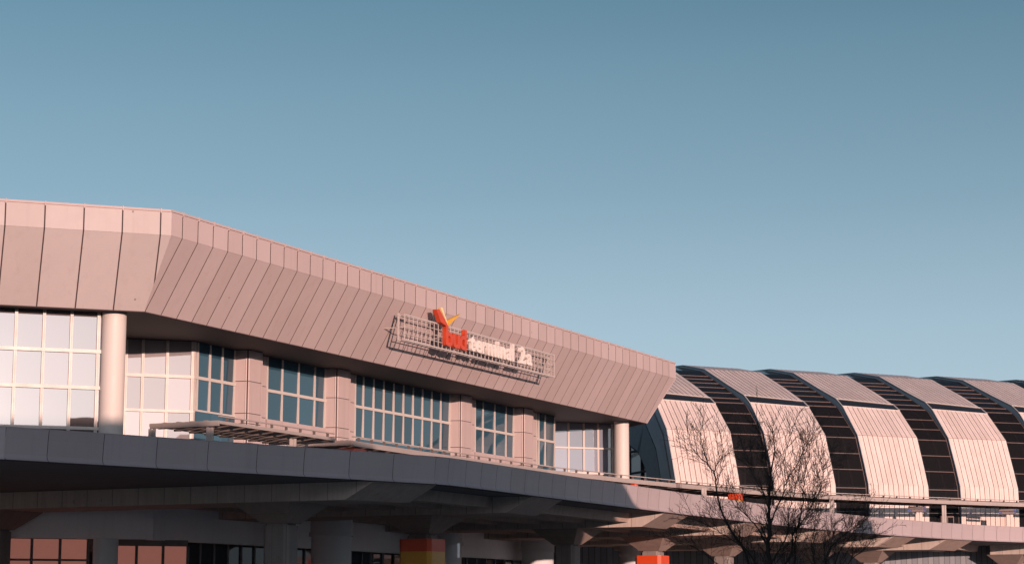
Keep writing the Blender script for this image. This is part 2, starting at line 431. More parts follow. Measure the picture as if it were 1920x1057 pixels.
# lower storey
LC0, LC1, LC2, LB0 = -1.36, -.9, 2.99, 12.0
def wallseg(name, pts, z0, z1, mat):
    m = MB(); m.prism(FB, pts, z0, z1); return m.build(name, mat, tb)
wallseg('lower_wall', [FB.loc(*FA.p(-34, 10.1, 0).xy), (8.0, 6.15), (8.1, 6.6), FB.loc(*FA.p(-34, 10.5, 0).xy)], 3.2, 4.94, M['plaster'])
wallseg('lower_wall', [(8.02, 6.15), (8.3, 6.2), (50, 6.3), (50, 6.6), (8.12, 6.6)], 3.18, 4.94, M['plaster'])
bay(FA, 10.8, LC0-1.195*6, LC0, [LC0-1.195*i for i in range(5, 0, -1)], [(2.25, 2.34)], GZ, 3.19, M['warm'], M['darkframe'], label='lower windows with orange sunset reflection painted as glow')
bay(FA, 10.8, -34.1, LC0-1.195*6-.1, [-32+2*i for i in range(12)], [(2.25, 2.34)], GZ, 3.19, M['glassD'], M['lowframe'])
bay(FA, 10.8, LC1, LC2, [-.42, .74, 1.9], [(1.6, 1.7)], GZ, 2.93, M['warm'], M['darkframe'], label='lower windows behind the column with orange sunset reflection painted as glow')
wallseg('lower_header', [FB.loc(*FA.p(LC0, 10.75, 0).xy), FB.loc(*FA.p(LC2, 10.75, 0).xy), FB.loc(*FA.p(LC2, 10.9, 0).xy), FB.loc(*FA.p(LC0, 10.9, 0).xy)], 2.93, 3.2, M['darkframe'])
bay(FB, 7.2, LB0, 29, [LB0+1.15*i for i in range(1, 18)], [(1.6, 1.7)], GZ, 3.19, M['glassD'], M['lowframe'], mw=.04)
bay(FB, 7.2, 29.1, 50, [30.3+1.25*i for i in range(15)], [(1.6, 1.7)], GZ, 3.19, M['glassD'], M['lowframe'], mw=.04)
k = ray(198, 1030)[0]; rcol(k*88.6, 88.6, .53, GZ, 3.19, M['colgrey'])
for x, D in ((621, 98), (832, 111), (1008, 123), (1192, 132)):
    k = ray(x, 1030)[0]; rcol(k*D, D, .95, GZ, 3.62, M['colgrey'], True)
lt = MB(); k = ray(860, 1030)[0]; D = 110
lt.beam((k*D, D, 2.95), (k*D, D, 3.7), .12, .12); lt.build('light_tube', M['lampw'], tb)

# ------------------------------------------------------------------ sign
sg = empty('airport_sign', FB.p(27, 0, 12.8), 'white lattice sign reading bud terminal 2a with red and white letters', 'sign')
SS = -.36; ST0, ST1, SZ0, SZ1 = 18.78, 36.06, 12.86, 14.05
gr = MB(); nx = 40
def ln(s, th=.035):
    for i in range(nx+1):
        q = ST0+(ST1-ST0)*i/nx; w = .07 if i in (0, nx) else th
        gr.box(FB, q-w/2, q+w/2, s, s+.03, SZ0, SZ1)
    for j in range(5):
        z = SZ0+(SZ1-SZ0)*j/4; w = .07 if j in (0, 4) else th
        gr.box(FB, ST0-.03, ST1+.03, s-.012, s+.052, z-w/2, z+w/2)
ln(SS)
gr.build('front_grid', M['grid'], sg)
b2 = MB()
for q in (ST0, ST1): b2.box(FB, q-.05, q+.05, -.04, .02, SZ0-.03, SZ1+.1)
for z in (SZ0, SZ1): b2.box(FB, ST0, ST1, -.035, .015, z-.03, z+.03)
for i in range(0, nx+1, 10):
    q = ST0+(ST1-ST0)*i/nx
    for z in ((SZ0+SZ1)/2,): b2.box(FB, q-.02, q+.02, SS, (Z1-z)/(Z1-Z2)*SI+.02, z-.02, z+.02)
b2.build('support_frame', M['grid'], sg)
def glyph(ch, t0, t1, z0, z1, mat, s0=SS-.02, depth=.2, off=.03):
    cu = bpy.data.curves.new('letter', 'FONT'); cu.body = ch; cu.size = 1; cu.extrude = .1; cu.offset = off; cu.resolution_u = 6
    ob = bpy.data.objects.new('letter_tmp', cu); COL.objects.link(ob)
    dg = bpy.context.evaluated_depsgraph_get(); me = bpy.data.meshes.new_from_object(ob.evaluated_get(dg))
    bpy.data.objects.remove(ob); bpy.data.curves.remove(cu)
    xs = [v.co.x for v in me.vertices]; ys = [v.co.y for v in me.vertices]; zs = [v.co.z for v in me.vertices]
    base = wloc(sg)
    for v in me.vertices:
        a = (v.co.x-min(xs))/(max(xs)-min(xs)); b = (v.co.y-min(ys))/(max(ys)-min(ys)); c = (v.co.z-min(zs))/(max(zs)-min(zs))
        v.co = FB.p(t0+(t1-t0)*a, s0-depth*c, z0+(z1-z0)*b)-base
    me.materials.clear(); me.materials.append(mat)
    o = bpy.data.objects.new('letter', me); COL.objects.link(o); o.parent = sg
    return o
for ch, a, b, z0, z1 in (('b', 22.35, 23.12, 12.97, 13.98), ('u', 23.12, 23.88, 12.97, 13.68), ('d', 23.86, 24.62, 12.97, 14.0)):
    glyph(ch, a+.27, b+.27, z0+.04, z1+.04, M['red'])['label'] = 'orange red letter %s' % ch
q = 25.40
for ch, w, h in (('t', .56, .82), ('e', .68, .64), ('r', .46, .64), ('m', 1.05, .64), ('i', .26, .86), ('n', .66, .64), ('a', .64, .64), ('l', .26, .92)):
    glyph(ch, q, q+w, 13.08, 13.08+h, M['lwhite'], depth=.15, off=.038)['label'] = 'white letter %s' % ch; q += w+.085
glyph('2', 31.24, 32.02, 13.10, 13.99, M['lwhite'], depth=.13)['label'] = 'white number 2'
glyph('a', 32.14, 32.84, 13.10, 13.72, M['lwhite'], depth=.13)['label'] = 'white letter a'
def blade(pts, mat, s0, th):
    m = MB(); P = []
    for x, y in pts:
        tt, z = FB.tz(700+x/5.053, 550+y/5.053, s0); P.append(FB.p(tt, s0, z))
    m.slab(P, Vector((FB.n[0], FB.n[1], 0))*th)
    return m.build('emblem_blade', mat, sg)
blade([(598, 150), (626, 148), (706, 300), (690, 306), (640, 270)], M['red'], -.64, .22)['label'] = 'orange red emblem blade'
blade([(636, 134), (655, 132), (699, 262), (708, 303)], M['cream'], -.63, .2)['label'] = 'cream emblem blade'
blade([(697, 258), (828, 196), (712, 305)], M['yel'], -.625, .17)['label'] = 'yellow emblem blade'

# ------------------------------------------------------------------ viaduct
vd = empty('elevated_road', FB.p(20, -4, GZ), 'curved concrete elevated road with panelled parapet on flared columns', 'viaduct')
def arc(pts, n=8):
    out = []
    for i in range(len(pts)-1):
        p0 = pts[max(i-1, 0)]; p1 = pts[i]; p2 = pts[i+1]; p3 = pts[min(i+2, len(pts)-1)]
        for k in range(n):
            u = k/n
            out.append(tuple(.5*((2*p1[j])+(-p0[j]+p2[j])*u+(2*p0[j]-5*p1[j]+4*p2[j]-p3[j])*u*u+(-p0[j]+3*p1[j]-3*p2[j]+p3[j])*u**3) for j in (0, 1)))
    out.append(pts[-1]); return out
cA = (-13.24, -3.03)
edge = [(-13.24-.707*30, -3.03+.707*30), cA, (4.4, -9.72)]+[(5.3, -9.82)]
edge += arc([(6.3, -9.85), (20, -9.68), (33, -9.66), (45, -9.9), (55, -10.55), (63.4, -11.63), (73.7, -13.9), (79.1, -16.1), (86, -20), (96, -28), (110, -41), (130, -61)], 6)
# resample the path at joint positions
def resample(path, starts):
    L = [0]
    for a, b in zip(path[:-1], path[1:]): L.append(L[-1]+math.dist(a, b))
    res = []
    for d in starts:
        for i in range(len(path)-1):
            if L[i+1] >= d: break
        k = (d-L[i])/(L[i+1]-L[i]); a, b = path[i], path[i+1]
        res.append((a[0]+(b[0]-a[0])*k, a[1]+(b[1]-a[1])*k))
    return res, L[-1]
_, LT = resample(edge, [0])
ds = [0]
while ds[-1]+2.13 < 30-.5: ds.append(ds[-1]+2.13)
ds.append(30.0); ds.append(31.6); corner = 30+math.dist(cA, (4.4, -9.72))
while ds[-1]+2.14 < corner+.1: ds.append(ds[-1]+2.14)
ds.append(corner+.75)
while ds[-1]+1.45 < LT-.2: ds.append(ds[-1]+1.43)
pts, _ = resample(edge, ds)
def nrm(a, b):
    d = (b[0]-a[0], b[1]-a[1]); l = math.hypot(*d); return (-d[1]/l, d[0]/l)      # inward (s+)
pp = MB(); pb = MB(); tops = MB()
SEC = [(0.0, 6.0), (.05, 5.65), (.09, 5.14), (.06, 5.02), (-.03, 4.95)]
for i in range(len(pts)-1):
    a, b = pts[i], pts[i+1]; n = nrm(a, b); l = math.dist(a, b); ux = ((b[0]-a[0])/l, (b[1]-a[1])/l); g = .011
    if i > 0 and abs(ds[i]-30) < 1e-6: g0 = 0
    a2 = (a[0]+ux[0]*g, a[1]+ux[1]*g); b2_ = (b[0]-ux[0]*g, b[1]-ux[1]*g)
    fv = [FB.p(a2[0]+n[0]*o, a2[1]+n[1]*o, z) for o, z in SEC]+[FB.p(b2_[0]+n[0]*o, b2_[1]+n[1]*o, z) for o, z in SEC]
    m = len(SEC); pp.add(fv, [[k, k+1, k+1+m, k+m] for k in range(m-1)], False)
    # coping strip
    tops.slab([FB.p(a[0]-n[0]*.012, a[1]-n[1]*.012, 6.003), FB.p(b[0]-n[0]*.012, b[1]-n[1]*.012, 6.003), FB.p(b[0]+n[0]*.3, b[1]+n[1]*.3, 6.003), FB.p(a[0]+n[0]*.3, a[1]+n[1]*.3, 6.003)], (0, 0, .02))
    pb.slab([FB.p(a[0]+n[0]*.12, a[1]+n[1]*.12, 4.97), FB.p(b[0]+n[0]*.12, b[1]+n[1]*.12, 4.97), FB.p(b[0]+n[0]*.3, b[1]+n[1]*.3, 4.97), FB.p(a[0]+n[0]*.3, a[1]+n[1]*.3, 4.97)], (0, 0, 1.03))
    pb.slab([FB.p(a[0]-n[0]*.02, a[1]-n[1]*.02, 4.93), FB.p(b[0]-n[0]*.02, b[1]-n[1]*.02, 4.93), FB.p(b[0]+n[0]*.3, b[1]+n[1]*.3, 4.93), FB.p(a[0]+n[0]*.3, a[1]+n[1]*.3, 4.93)], (0, 0, .018))
pr = pp.build('parapet', M['parapet'], vd); tops.build('coping', M['parapet'], pr); pb.build('parapet_core', M['back'], pr)
sl = MB()
outer = [(q[0]+.25*nrm(edge[max(i-1, 0)], edge[min(i+1, len(edge)-1)])[0], q[1]+.25*nrm(edge[max(i-1, 0)], edge[min(i+1, len(edge)-1)])[1]) for i, q in enumerate(edge)]
for a, b in zip(outer[:-1], outer[1:]):
    def inn(q): return (q[0], 26.0) if q[0] < 48 else (q[0], 26-(q[0]-48)*1.0)
    qa, qb = inn(a), inn(b)
    sl.add([FB.p(*a, 4.95), FB.p(*b, 4.95), FB.p(*qb, 4.95), FB.p(*qa, 4.95)], [[0, 1, 2, 3]])
    sl.add([FB.p(*a, 5.19), FB.p(*b, 5.19), FB.p(*qb, 5.19), FB.p(*qa, 5.19)], [[0, 1, 2, 3]])
sl.build('deck_slab', M['slabm'], vd)
def edge_s(t):
    for a, b in zip(edge[:-1], edge[1:]):
        if a[0] <= t <= b[0]: return a[1]+(b[1]-a[1])*(t-a[0])/(b[0]-a[0])
    return -3
def octo(t, s, a, b, c): return [(t-a+c, s-b), (t+a-c, s-b), (t+a, s-b+c), (t+a, s+b-c), (t+a-c, s+b), (t-a+c, s+b), (t-a, s+b-c), (t-a, s-b+c)]
BEAMS = [(2.95, 1.5), (14.8, 1.6), (30.6, 1.65), (42.4, 1.6), (54.2, 1.6), (65.6, 1.5), (73.2, 1.7), (86.6, 1.7), (99, 1.7)]
BZ = 4.27
for t, hw in BEAMS:
    e0 = edge_s(t-hw)+.1; e1 = edge_s(t+hw)+.1
    s1 = 25.5 if t < 50 else 25.5-(t-48)
    bm = MB(); sl_ = 1.25
    P = [FB.p(t-hw, e0, 4.945), FB.p(t+hw, e1, 4.945), FB.p(t+hw, s1, 4.945), FB.p(t-hw, s1, 4.945),
         FB.p(t-hw, e0+sl_, BZ), FB.p(t+hw, e1+sl_, BZ), FB.p(t+hw, s1, BZ), FB.p(t-hw, s1, BZ)]
    bm.add([P[0], P[3], P[7], P[4]], [[0, 1, 2, 3]]); bm.add([P[1], P[2], P[6], P[5]], [[0, 1, 2, 3]])
    bm.add([P[3], P[2], P[6], P[7]], [[0, 1, 2, 3]])
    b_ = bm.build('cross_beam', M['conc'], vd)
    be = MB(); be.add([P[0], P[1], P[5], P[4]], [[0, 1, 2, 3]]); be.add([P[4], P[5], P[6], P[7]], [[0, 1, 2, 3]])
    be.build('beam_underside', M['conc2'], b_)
    off = 0 if t < 60 else edge_s(t)+9.8
    rows = [(-3.5+off)]+([10.6] if t < 50 else [])
    for s in rows:
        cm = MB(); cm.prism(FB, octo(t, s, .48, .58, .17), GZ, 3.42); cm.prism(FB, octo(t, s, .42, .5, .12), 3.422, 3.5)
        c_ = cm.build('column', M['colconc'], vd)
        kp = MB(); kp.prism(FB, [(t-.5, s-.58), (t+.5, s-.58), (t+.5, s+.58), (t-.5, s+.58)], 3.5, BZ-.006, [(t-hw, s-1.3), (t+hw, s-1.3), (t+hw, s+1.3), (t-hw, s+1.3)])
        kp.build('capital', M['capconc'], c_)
# longitudinal joists between the beams
BT = [b[0] for b in BEAMS]; HW = [b[1] for b in BEAMS]
for i in range(len(BEAMS)-1):
    a = BT[i]+HW[i]; b = BT[i+1]-HW[i+1]
    jm = MB()
    s = max(edge_s(a), edge_s(b))+2.4
    lim = 24 if BT[i] < 48 else 24-(BT[i]-48)
    while s < lim:
        jm.prism(FB, [(a, s-.3), (b, s-.3), (b, s+.3), (a, s+.3)], 4.5, 4.944, [(a, s-.42), (b, s-.42), (b, s+.42), (a, s+.42)])
        s += 2.35
    jm.build('deck_joists', M['conc2'], vd)
# closing wall under the hall and link
rwm = MB()
rwm.box(FV, -40, 60, 1.0, 1.3, GZ, 4.93); rwm.build('rear_screen', M['ribbed'], vd)

# orange boxes round the columns under the road
def colbox(t, s, ztop, zsplit, h, label):
    r = empty('column_cladding', FB.p(t, s, GZ), label, 'column cladding', 'orange and yellow column claddings')
    m = MB(); m.prism(FB, octo(t, s, h, h, .16), zsplit, ztop); m.build('orange_panel', M['orange'], r)
    m = MB(); m.prism(FB, octo(t, s, h, h, .16), GZ+.02, zsplit-.002); m.build('yellow_panel', M['yellow'], r)
    return r
colbox(14.8, -3.5, 3.27, 2.72, .80, 'shaded orange and yellow box around the under-road column, left of the two')
colbox(42.4, -3.5, 3.24, 2.55, .78, 'bright sunlit orange box around the under-road column left of the tree')
def deckbox(x, D, w, zt, zs, label):
    k = ray(x, 930)[0]; t, s = FB.loc(k*D, D)
    r = empty('pillar_box', FB.p(t, s, DK), label, 'pillar', 'orange pillars on the upper road')
    m = MB(); m.prism(FB, octo(t, s, w, w, .08), zs, zt); m.build('orange_panel', M['orange'], r)
    m = MB(); m.prism(FB, octo(t, s, w, w, .08), DK, zs-.002); m.build('yellow_panel', M['yellow'], r)
deckbox(1379, 127.5, .4, 7.32, 6.93, 'orange and yellow pillar under the canopy behind the bare tree')
deckbox(658, 92.5, .52, 7.3, 6.2, 'shaded orange pillar top peeking over parapet at the canopy gap')
deckbox(1189, 119, .2, 7.38, 6.2, 'tiny red pillar top peeking over the parapet where the shadow ends')

# ------------------------------------------------------------------ canopies
def canopy(P, label, posts, roof=False, ends=True, W=3.4, Z=7.8, nl=12, bh=.24):
    r = empty('walkway_canopy', Vector((P[0][0], P[0][1], DK)), label, 'canopy', 'steel canopies along the upper road')
    P = [Vector((x, y, 0)) for x, y in P]; N = []
    for i in range(len(P)):
        d = P[min(i+1, len(P)-1)]-P[max(i-1, 0)]; d.normalize(); N.append(Vector((-d.y, d.x, 0)))
    Q = [p+n*W for p, n in zip(P, N)]
    z = Vector((0, 0, 1))
    m = MB()
    for L, h in ((P, bh), (Q, bh*.85)):
        for a, b in zip(L[:-1], L[1:]): m.beam(a+z*(Z-h/2), b+z*(Z-h/2), .12, h)
    if ends:
        m.beam(P[0]+z*(Z-.1), Q[0]+z*(Z-.1), .12, .22); m.beam(P[-1]+z*(Z-.1), Q[-1]+z*(Z-.1), .12, .22)
    m.build('edge_beam', M['steel'], r)
    m = MB()
    for a, b in zip(P[:-1], P[1:]): m.beam(a+z*(Z+.19), b+z*(Z+.19), .07, .05)
    m.build('top_rail', M['steel'], r)
    m = MB(); tot = 0
    for i in range(len(P)-1):
        l = (P[i+1]-P[i]).length; n = max(1, round(l/1.3))
        for k in range(n):
            u = (k+.5)/n; a = P[i].lerp(P[i+1], u); b = Q[i].lerp(Q[i+1], u)
            m.beam(a-(b-a).normalized()*.02+z*(Z-.1), b+z*(Z-.1), .07, .16)
            m.beam(a+z*(Z+.02), a+z*(Z+.17), .04, .12, up=(b-a).normalized())
    m.build('cross_beams', M['steeld'], r)
    m = MB()
    for j in range(1, nl):
        u = j/nl
        for i in range(len(P)-1):
            a = P[i].lerp(Q[i], u); b = P[i+1].lerp(Q[i+1], u)
            m.beam(a+z*(Z+.03), b+z*(Z+.03), .16, .025)
    m.build('louvres', M['steel'], r)
    if roof:
        m = MB()
        for i in range(len(P)-1):
            m.slab([P[i].lerp(Q[i], .05)+z*(Z+.07), P[i+1].lerp(Q[i+1], .05)+z*(Z+.07), Q[i+1]+z*(Z+.07), Q[i]+z*(Z+.07)], (0, 0, .03))
        m.build('roof_sheet', M['steel'], r)
    for x, y in posts:
        m = MB()
        for dx in (-.09, .09): m.beam(Vector((x+dx, y-abs(dx)*.2, DK)), Vector((x+dx, y-abs(dx)*.2, Z-.23)), .08, .12)
        m.beam(Vector((x, y+.02, DK)), Vector((x, y+.02, Z-.25)), .1, .1)
        m.build('post', M['steel'], r)
    return r
def onx(x, D): k = ray(x, 930)[0]; return (k*D, D)
canopy([(-12, 83.9), (-10, 88), (-8.0, 92.3)], 'shaded left end of steel canopy, its open corner frame in front of round column', [onx(282, 85.2), onx(391, 84.3), (-9.6, 90)], nl=5, bh=.13)
canopy([(-7.3, 93.7), (-4.2, 100.4), (1.9, 112.9), (6.7, 120.5), (9.9, 125.0)], 'long middle steel canopy running under the tall terminal windows', [(-2.5, 105), (3.6, 117), onx(1320, 125.6)])
canopy([(10.3, 125.5), (15.2, 131.8), (20.6, 137.5), (28, 142.6), (36.6, 147.6), (46, 151.6), (56, 155)], 'sunlit right steel canopy in front of the arched hall', [onx(1559, 138.4), onx(1769, 144.5), (50, 153.6)], roof=True)

# lamps under the right canopy
lamp0 = None
for x, D, lab in ((1719.5, 145, 'dark lamp bar with blue lights hanging from canopy, left of the two'), (1888.5, 148.6, 'dark lamp bar with blue lights at far right under canopy')):
    k = ray(x, 958)[0]; c = Vector((k*D, D, 0))
    if lamp0 is None:
        r = empty('lamp_bar', (0, 0, 0), lab, 'lamp', 'blue lamp bars under the canopy'); lamp0 = r
        m = MB()
        for zz in (7.38, 7.16): m.beam(Vector((-.6, 0, zz)), Vector((.6, 0, zz)), .2, .15)
        m.beam(Vector((-.5, .12, 7.05)), Vector((-.5, .12, 7.5)), .05, .05); m.beam(Vector((.5, .12, 7.05)), Vector((.5, .12, 7.5)), .05, .05)
        m.beam(Vector((0, .05, 7.4)), Vector((0, .05, 7.58)), .3, .1)
        m.build('housing', M['darkmetal'], r)
        for xx, zz in ((-.58, 7.16), (-.46, 7.16), (.45, 7.38), (.57, 7.38), (.52, 7.16)):
            m = MB(); m.tube([Vector((xx, -.16, zz)), Vector((xx, -.08, zz))], [.05, .06], 12); m.build('blue_light', M['blue'], r)
        r.location = c
    else:
        r = lamp0.copy(); COL.objects.link(r); r.location = c; r['label'] = lab
        for ch in list(lamp0.children):
            d = ch.copy(); COL.objects.link(d); d.parent = r
for x, D, lab in ((1723, 146.2, 'white square post below the left lamp bar'), (1893, 149.8, 'white square post below the right lamp bar')):
    k = ray(x, 970)[0]; m = MB()
    m.beam(Vector((k*D-.14, D, DK)), Vector((k*D-.14, D, 7.1)), .16, .2); m.beam(Vector((k*D+.14, D, DK)), Vector((k*D+.14, D, 7.1)), .16, .2)
    m.beam(Vector((k*D, D+.03, DK)), Vector((k*D, D+.03, 7.08)), .14, .1)
    m.build('square_post', M['white'], label=lab, cat='post', group='posts below the lamp bars')

# ------------------------------------------------------------------ arched hall
hall = empty('arched_hall', FV.p(0, 17, DK), 'long vaulted hall of ribbed pink metal arches with dark glass between', 'building')
PL = [(.1, DK), (0, 8.31), (.08, 9.29), (.6, 10.75), (1.5, 12.97), (3.66, 15.32), (4.62, 15.96), (7.36, 17.0), (11.5, 18.66), (15.5, 19.42), (19.3, 19.66)]
PR = [(.14, DK), (.08, 8.28), (.12, 9.2), (.58, 10.52), (1.5, 12.93), (3.9, 15.15), (4.85, 15.7), (7.6, 16.92), (11.8, 18.62), (15.7, 19.36), (19.4, 19.6)]
def mirror(p): return p+[(38.8-a, z) for a, z in reversed(p[:-1])]
PL, PR = mirror(PL), mirror(PR)
def inset(p, o):
    c = (19.4, DK-2)
    out = []
    for i, (a, z) in enumerate(p):
        q0, q1 = p[max(i-1, 0)], p[min(i+1, len(p)-1)]
        d = (q1[0]-q0[0], q1[1]-q0[1]); l = math.hypot(*d); n = (d[1]/l, -d[0]/l); out.append((a+n[0]*o, z+n[1]*o))
    return out
PG = inset(PR, .12)
MOD, W = 7.65, 5.0
NR = 12
barz = [17.95, 17.6, 17.2, 16.75, 16.25, 15.72, 15.3, 14.42, 13.62, 12.75, 11.55, 10.35, 9.0, 7.3]
def lerp2(a, b, u): return (a[0]+(b[0]-a[0])*u, a[1]+(b[1]-a[1])*u)
for j in range(-3, 6):
    t0 = j*MOD; t1 = t0+W
    st = MB(); bk = MB(); slt = MB(); slf = MB()
    for i in range(len(PL)-1):
        A0, A1, B0, B1 = PL[i], PL[i+1], PR[i], PR[i+1]
        d = (A1[0]-A0[0], A1[1]-A0[1]); l = math.hypot(*d); out = Vector((FV.n[0]*-d[1]/l, FV.n[1]*-d[1]/l, d[0]/l))
        b4 = [FV.p(t0, *A0), FV.p(t1, *B0), FV.p(t1, *B1), FV.p(t0, *A1)]
        bk.slab([q-out*.05 for q in b4], -out*.06)
        slit = i == 5
        if slit:
            slt.slab([q-out*.02 for q in b4], -out*.02)
            for a, b in ((b4[0], b4[1]), (b4[3], b4[2]), (b4[0], b4[3]), (b4[1], b4[2])): slf.beam(a, b, .05, .07, up=out)
            continue
        for k in range(NR):
            gp = .005 if i < 5 else .0095
            u0, u1 = k/NR+gp, (k+1)/NR-gp
            g0 = .03/l if i in (4,) else 0; g1 = .03/l if i in (3,) else 0
            a0, a1 = lerp2(A0, A1, g0), lerp2(A0, A1, 1-g1); c0, c1 = lerp2(B0, B1, g0), lerp2(B0, B1, 1-g1)
            q = [FV.p(t0+W*u0, *lerp2(a0, c0, u0)), FV.p(t0+W*u1, *lerp2(a0, c0, u1)), FV.p(t0+W*u1, *lerp2(a1, c1, u1)), FV.p(t0+W*u0, *lerp2(a1, c1, u0))]
            st.slab(q, -out*.045)
            # small standing rib in the middle of each sheet
            um = (u0+u1)/2
            st.beam(FV.p(t0+W*um, *lerp2(a0, c0, um)), FV.p(t0+W*um, *lerp2(a1, c1, um)), .022, .02, up=out)
    r_ = st.build('roof_arch', M['shell'], hall)
    bk.build('arch_seams', M['backbrown'], r_); s_ = slt.build('window_slit', M['slit'], r_); slf.build('slit_frame', M['white'], r_)
    # side thickness, left and right
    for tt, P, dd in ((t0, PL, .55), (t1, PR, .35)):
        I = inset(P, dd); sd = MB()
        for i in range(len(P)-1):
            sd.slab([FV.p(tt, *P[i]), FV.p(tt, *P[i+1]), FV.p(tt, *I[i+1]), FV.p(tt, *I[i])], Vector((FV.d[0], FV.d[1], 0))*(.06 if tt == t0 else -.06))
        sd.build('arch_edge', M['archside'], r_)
    # glazing to the next arch
    g = MB(); g.keep = True; br = MB(); e = t1+.03; f = t0+MOD-.03
    for i in range(len(PG)-1):
        if max(PG[i][1], PG[i+1][1]) > 30: continue
        g.add([FV.p(e, *PG[i]), FV.p(f, *PG[i]), FV.p(f, *PG[i+1]), FV.p(e, *PG[i+1])], [[0, 1, 2, 3]])
        d = (PG[i+1][0]-PG[i][0], PG[i+1][1]-PG[i][1]); l = math.hypot(*d); out = Vector((FV.n[0]*-d[1]/l, FV.n[1]*-d[1]/l, d[0]/l))
        for tt in (f-.09,): br.beam(FV.p(tt, *PG[i]), FV.p(tt, *PG[i+1]), .04, .06, up=out)
        lo, hi = sorted((PG[i][1], PG[i+1][1]))
        for z in barz:
            if lo <= z < hi:
                u = (z-PG[i][1])/(PG[i+1][1]-PG[i][1]); s = PG[i][0]+(PG[i+1][0]-PG[i][0])*u
                w = .09 if z in (15.72, 15.3) else .05
                br.beam(FV.p(e, s, z)+out*.03, FV.p(f-.12, s, z)+out*.02, w, .04, up=out)
    g_ = g.build('glazing', M['glassV'], hall); br.build('glazing_bar', M['copper'], g_)
# gable end
TE = -3*MOD
gw = MB()
def ring(mb, o1, o2, t, th):
    a, b = inset(PL, o1), inset(PL, o2)
    for i in range(len(PL)-1):
        mb.slab([FV.p(t, *a[i]), FV.p(t, *a[i+1]), FV.p(t, *b[i+1]), FV.p(t, *b[i])], Vector((FV.d[0], FV.d[1], 0))*th)
ring(gw, .56, .66, TE, .06); ring(gw, .74, 2.3, TE+.02, .06); gw.build('gable_wall', M['sideblue'], hall)
gw = MB(); ring(gw, .66, .74, TE-.03, .08); gw.build('gable_trim', M['copper'], hall)
gw = MB(); ring(gw, 2.45, 4.7, TE+.05, .06); gw.build('gable_wall', plain('gable_dark', (.11, .12, .135), .6), hall)
gw = MB(); ring(gw, 2.2, 2.5, TE+.12, .06); ring(gw, 4.65, 4.85, TE+.1, .06); gw.build('gable_trim', M['back'], hall)
gi = inset(PL, 4.75); gg = MB(); gg.add([FV.p(TE+.3, *q) for q in gi], [list(range(len(gi)))]); ge = gg.build('gable_window', plain('gable_pane', (.08, .07, .075), .15), hall)
gg = MB()
for z in (7.0, 8.6, 10.2, 11.8, 13.4): gg.box(FV, TE+.15, TE+.3, 5, 34, z, z+.12)
for s in (6.5, 9, 12, 15, 18): gg.box(FV, TE+.16, TE+.3, s, s+.12, DK, 14)
gg.build('gable_bar', M['back'], ge)
# inside
ins = MB(); ins.box(FV, TE+1, 45, .5, 38, DK-.15, DK-.02); ins.box(FV, TE+1, 45, 19.6, 19.9, DK, 19.3)
ins.build('hall_floor', M['inner'], hall)
ins = MB()
for j in range(-3, 6): ins.box(FV, j*MOD+4.3, j*MOD+7.0, 3.2, 3.4, DK, 10.8); ins.box(FV, j*MOD+5.0, j*MOD+6.9, 3.6, 6, 11.2, 11.4)
ins.build('partition', M['innerl'], hall)
ins = MB()
for j in range(-3, 6):
    I = inset(PL, 1.0)
    for i in range(1, 9): ins.beam(FV.p(j*MOD+6.9, *I[i]), FV.p(j*MOD+6.9, *I[i+1]), .15, .3)
ins.build('inner_arch', M['inner'], hall)
# door frame under the canopy
df = MB()
for a in (0, .5, 1.0): df.box(FV, -1.95+a, -1.87+a, -.35, -.2, DK, 7.05)
df.box(FV, -1.95, -.87, -.34, -.21, 6.97, 7.08)
df.build('door_frame', M['copper'], hall)

# ------------------------------------------------------------------ trees
def grow(mb_t, mb_c, p, d, L, r, lev, rg, maxlev=4):
    if p.z > 5.0: L *= max(.3, 1-(p.z-5.0)*.42)
    n = max(3, int(L/.22)); pts = [p.copy()]; rs = [r]; q = p.copy(); dd = d.copy()
    for i in range(n):
        dd = (dd+Vector((rg.gauss(0, .05), rg.gauss(0, .05), rg.gauss(0, .04)+.045*(1 if lev < 3 else .6)))).normalized()
        q = q+dd*(L/n); pts.append(q.copy()); rs.append(max(.0033, r*(1-.8*(i+1)/n)))
    (mb_t if lev <= 1 else mb_c).tube(pts, rs, 6 if lev <= 1 else 3)
    if lev >= maxlev: return
    m = int(L/(.20 if lev >= 2 else .26))+2
    for k in range(m):
        u = .18+.8*(k+rg.random())/m; i = min(int(u*n), n-1); b = pts[i].lerp(pts[i+1], u*n-i)
        ax = (pts[i+1]-pts[i]).normalized(); az = rg.uniform(0, 6.283)
        x = ax.cross(Vector((.3, .2, 1))).normalized(); y = ax.cross(x)
        sp = rg.uniform(.35, .95); nd = (ax*math.cos(sp)+(x*math.cos(az)+y*math.sin(az))*math.sin(sp)+Vector((0, 0, .12))).normalized()
        grow(mb_t, mb_c, b, nd, L*rg.uniform(.28, .55)*(1.15-u*.5), max(.005, rs[i]*.55), lev+1, rg, maxlev)
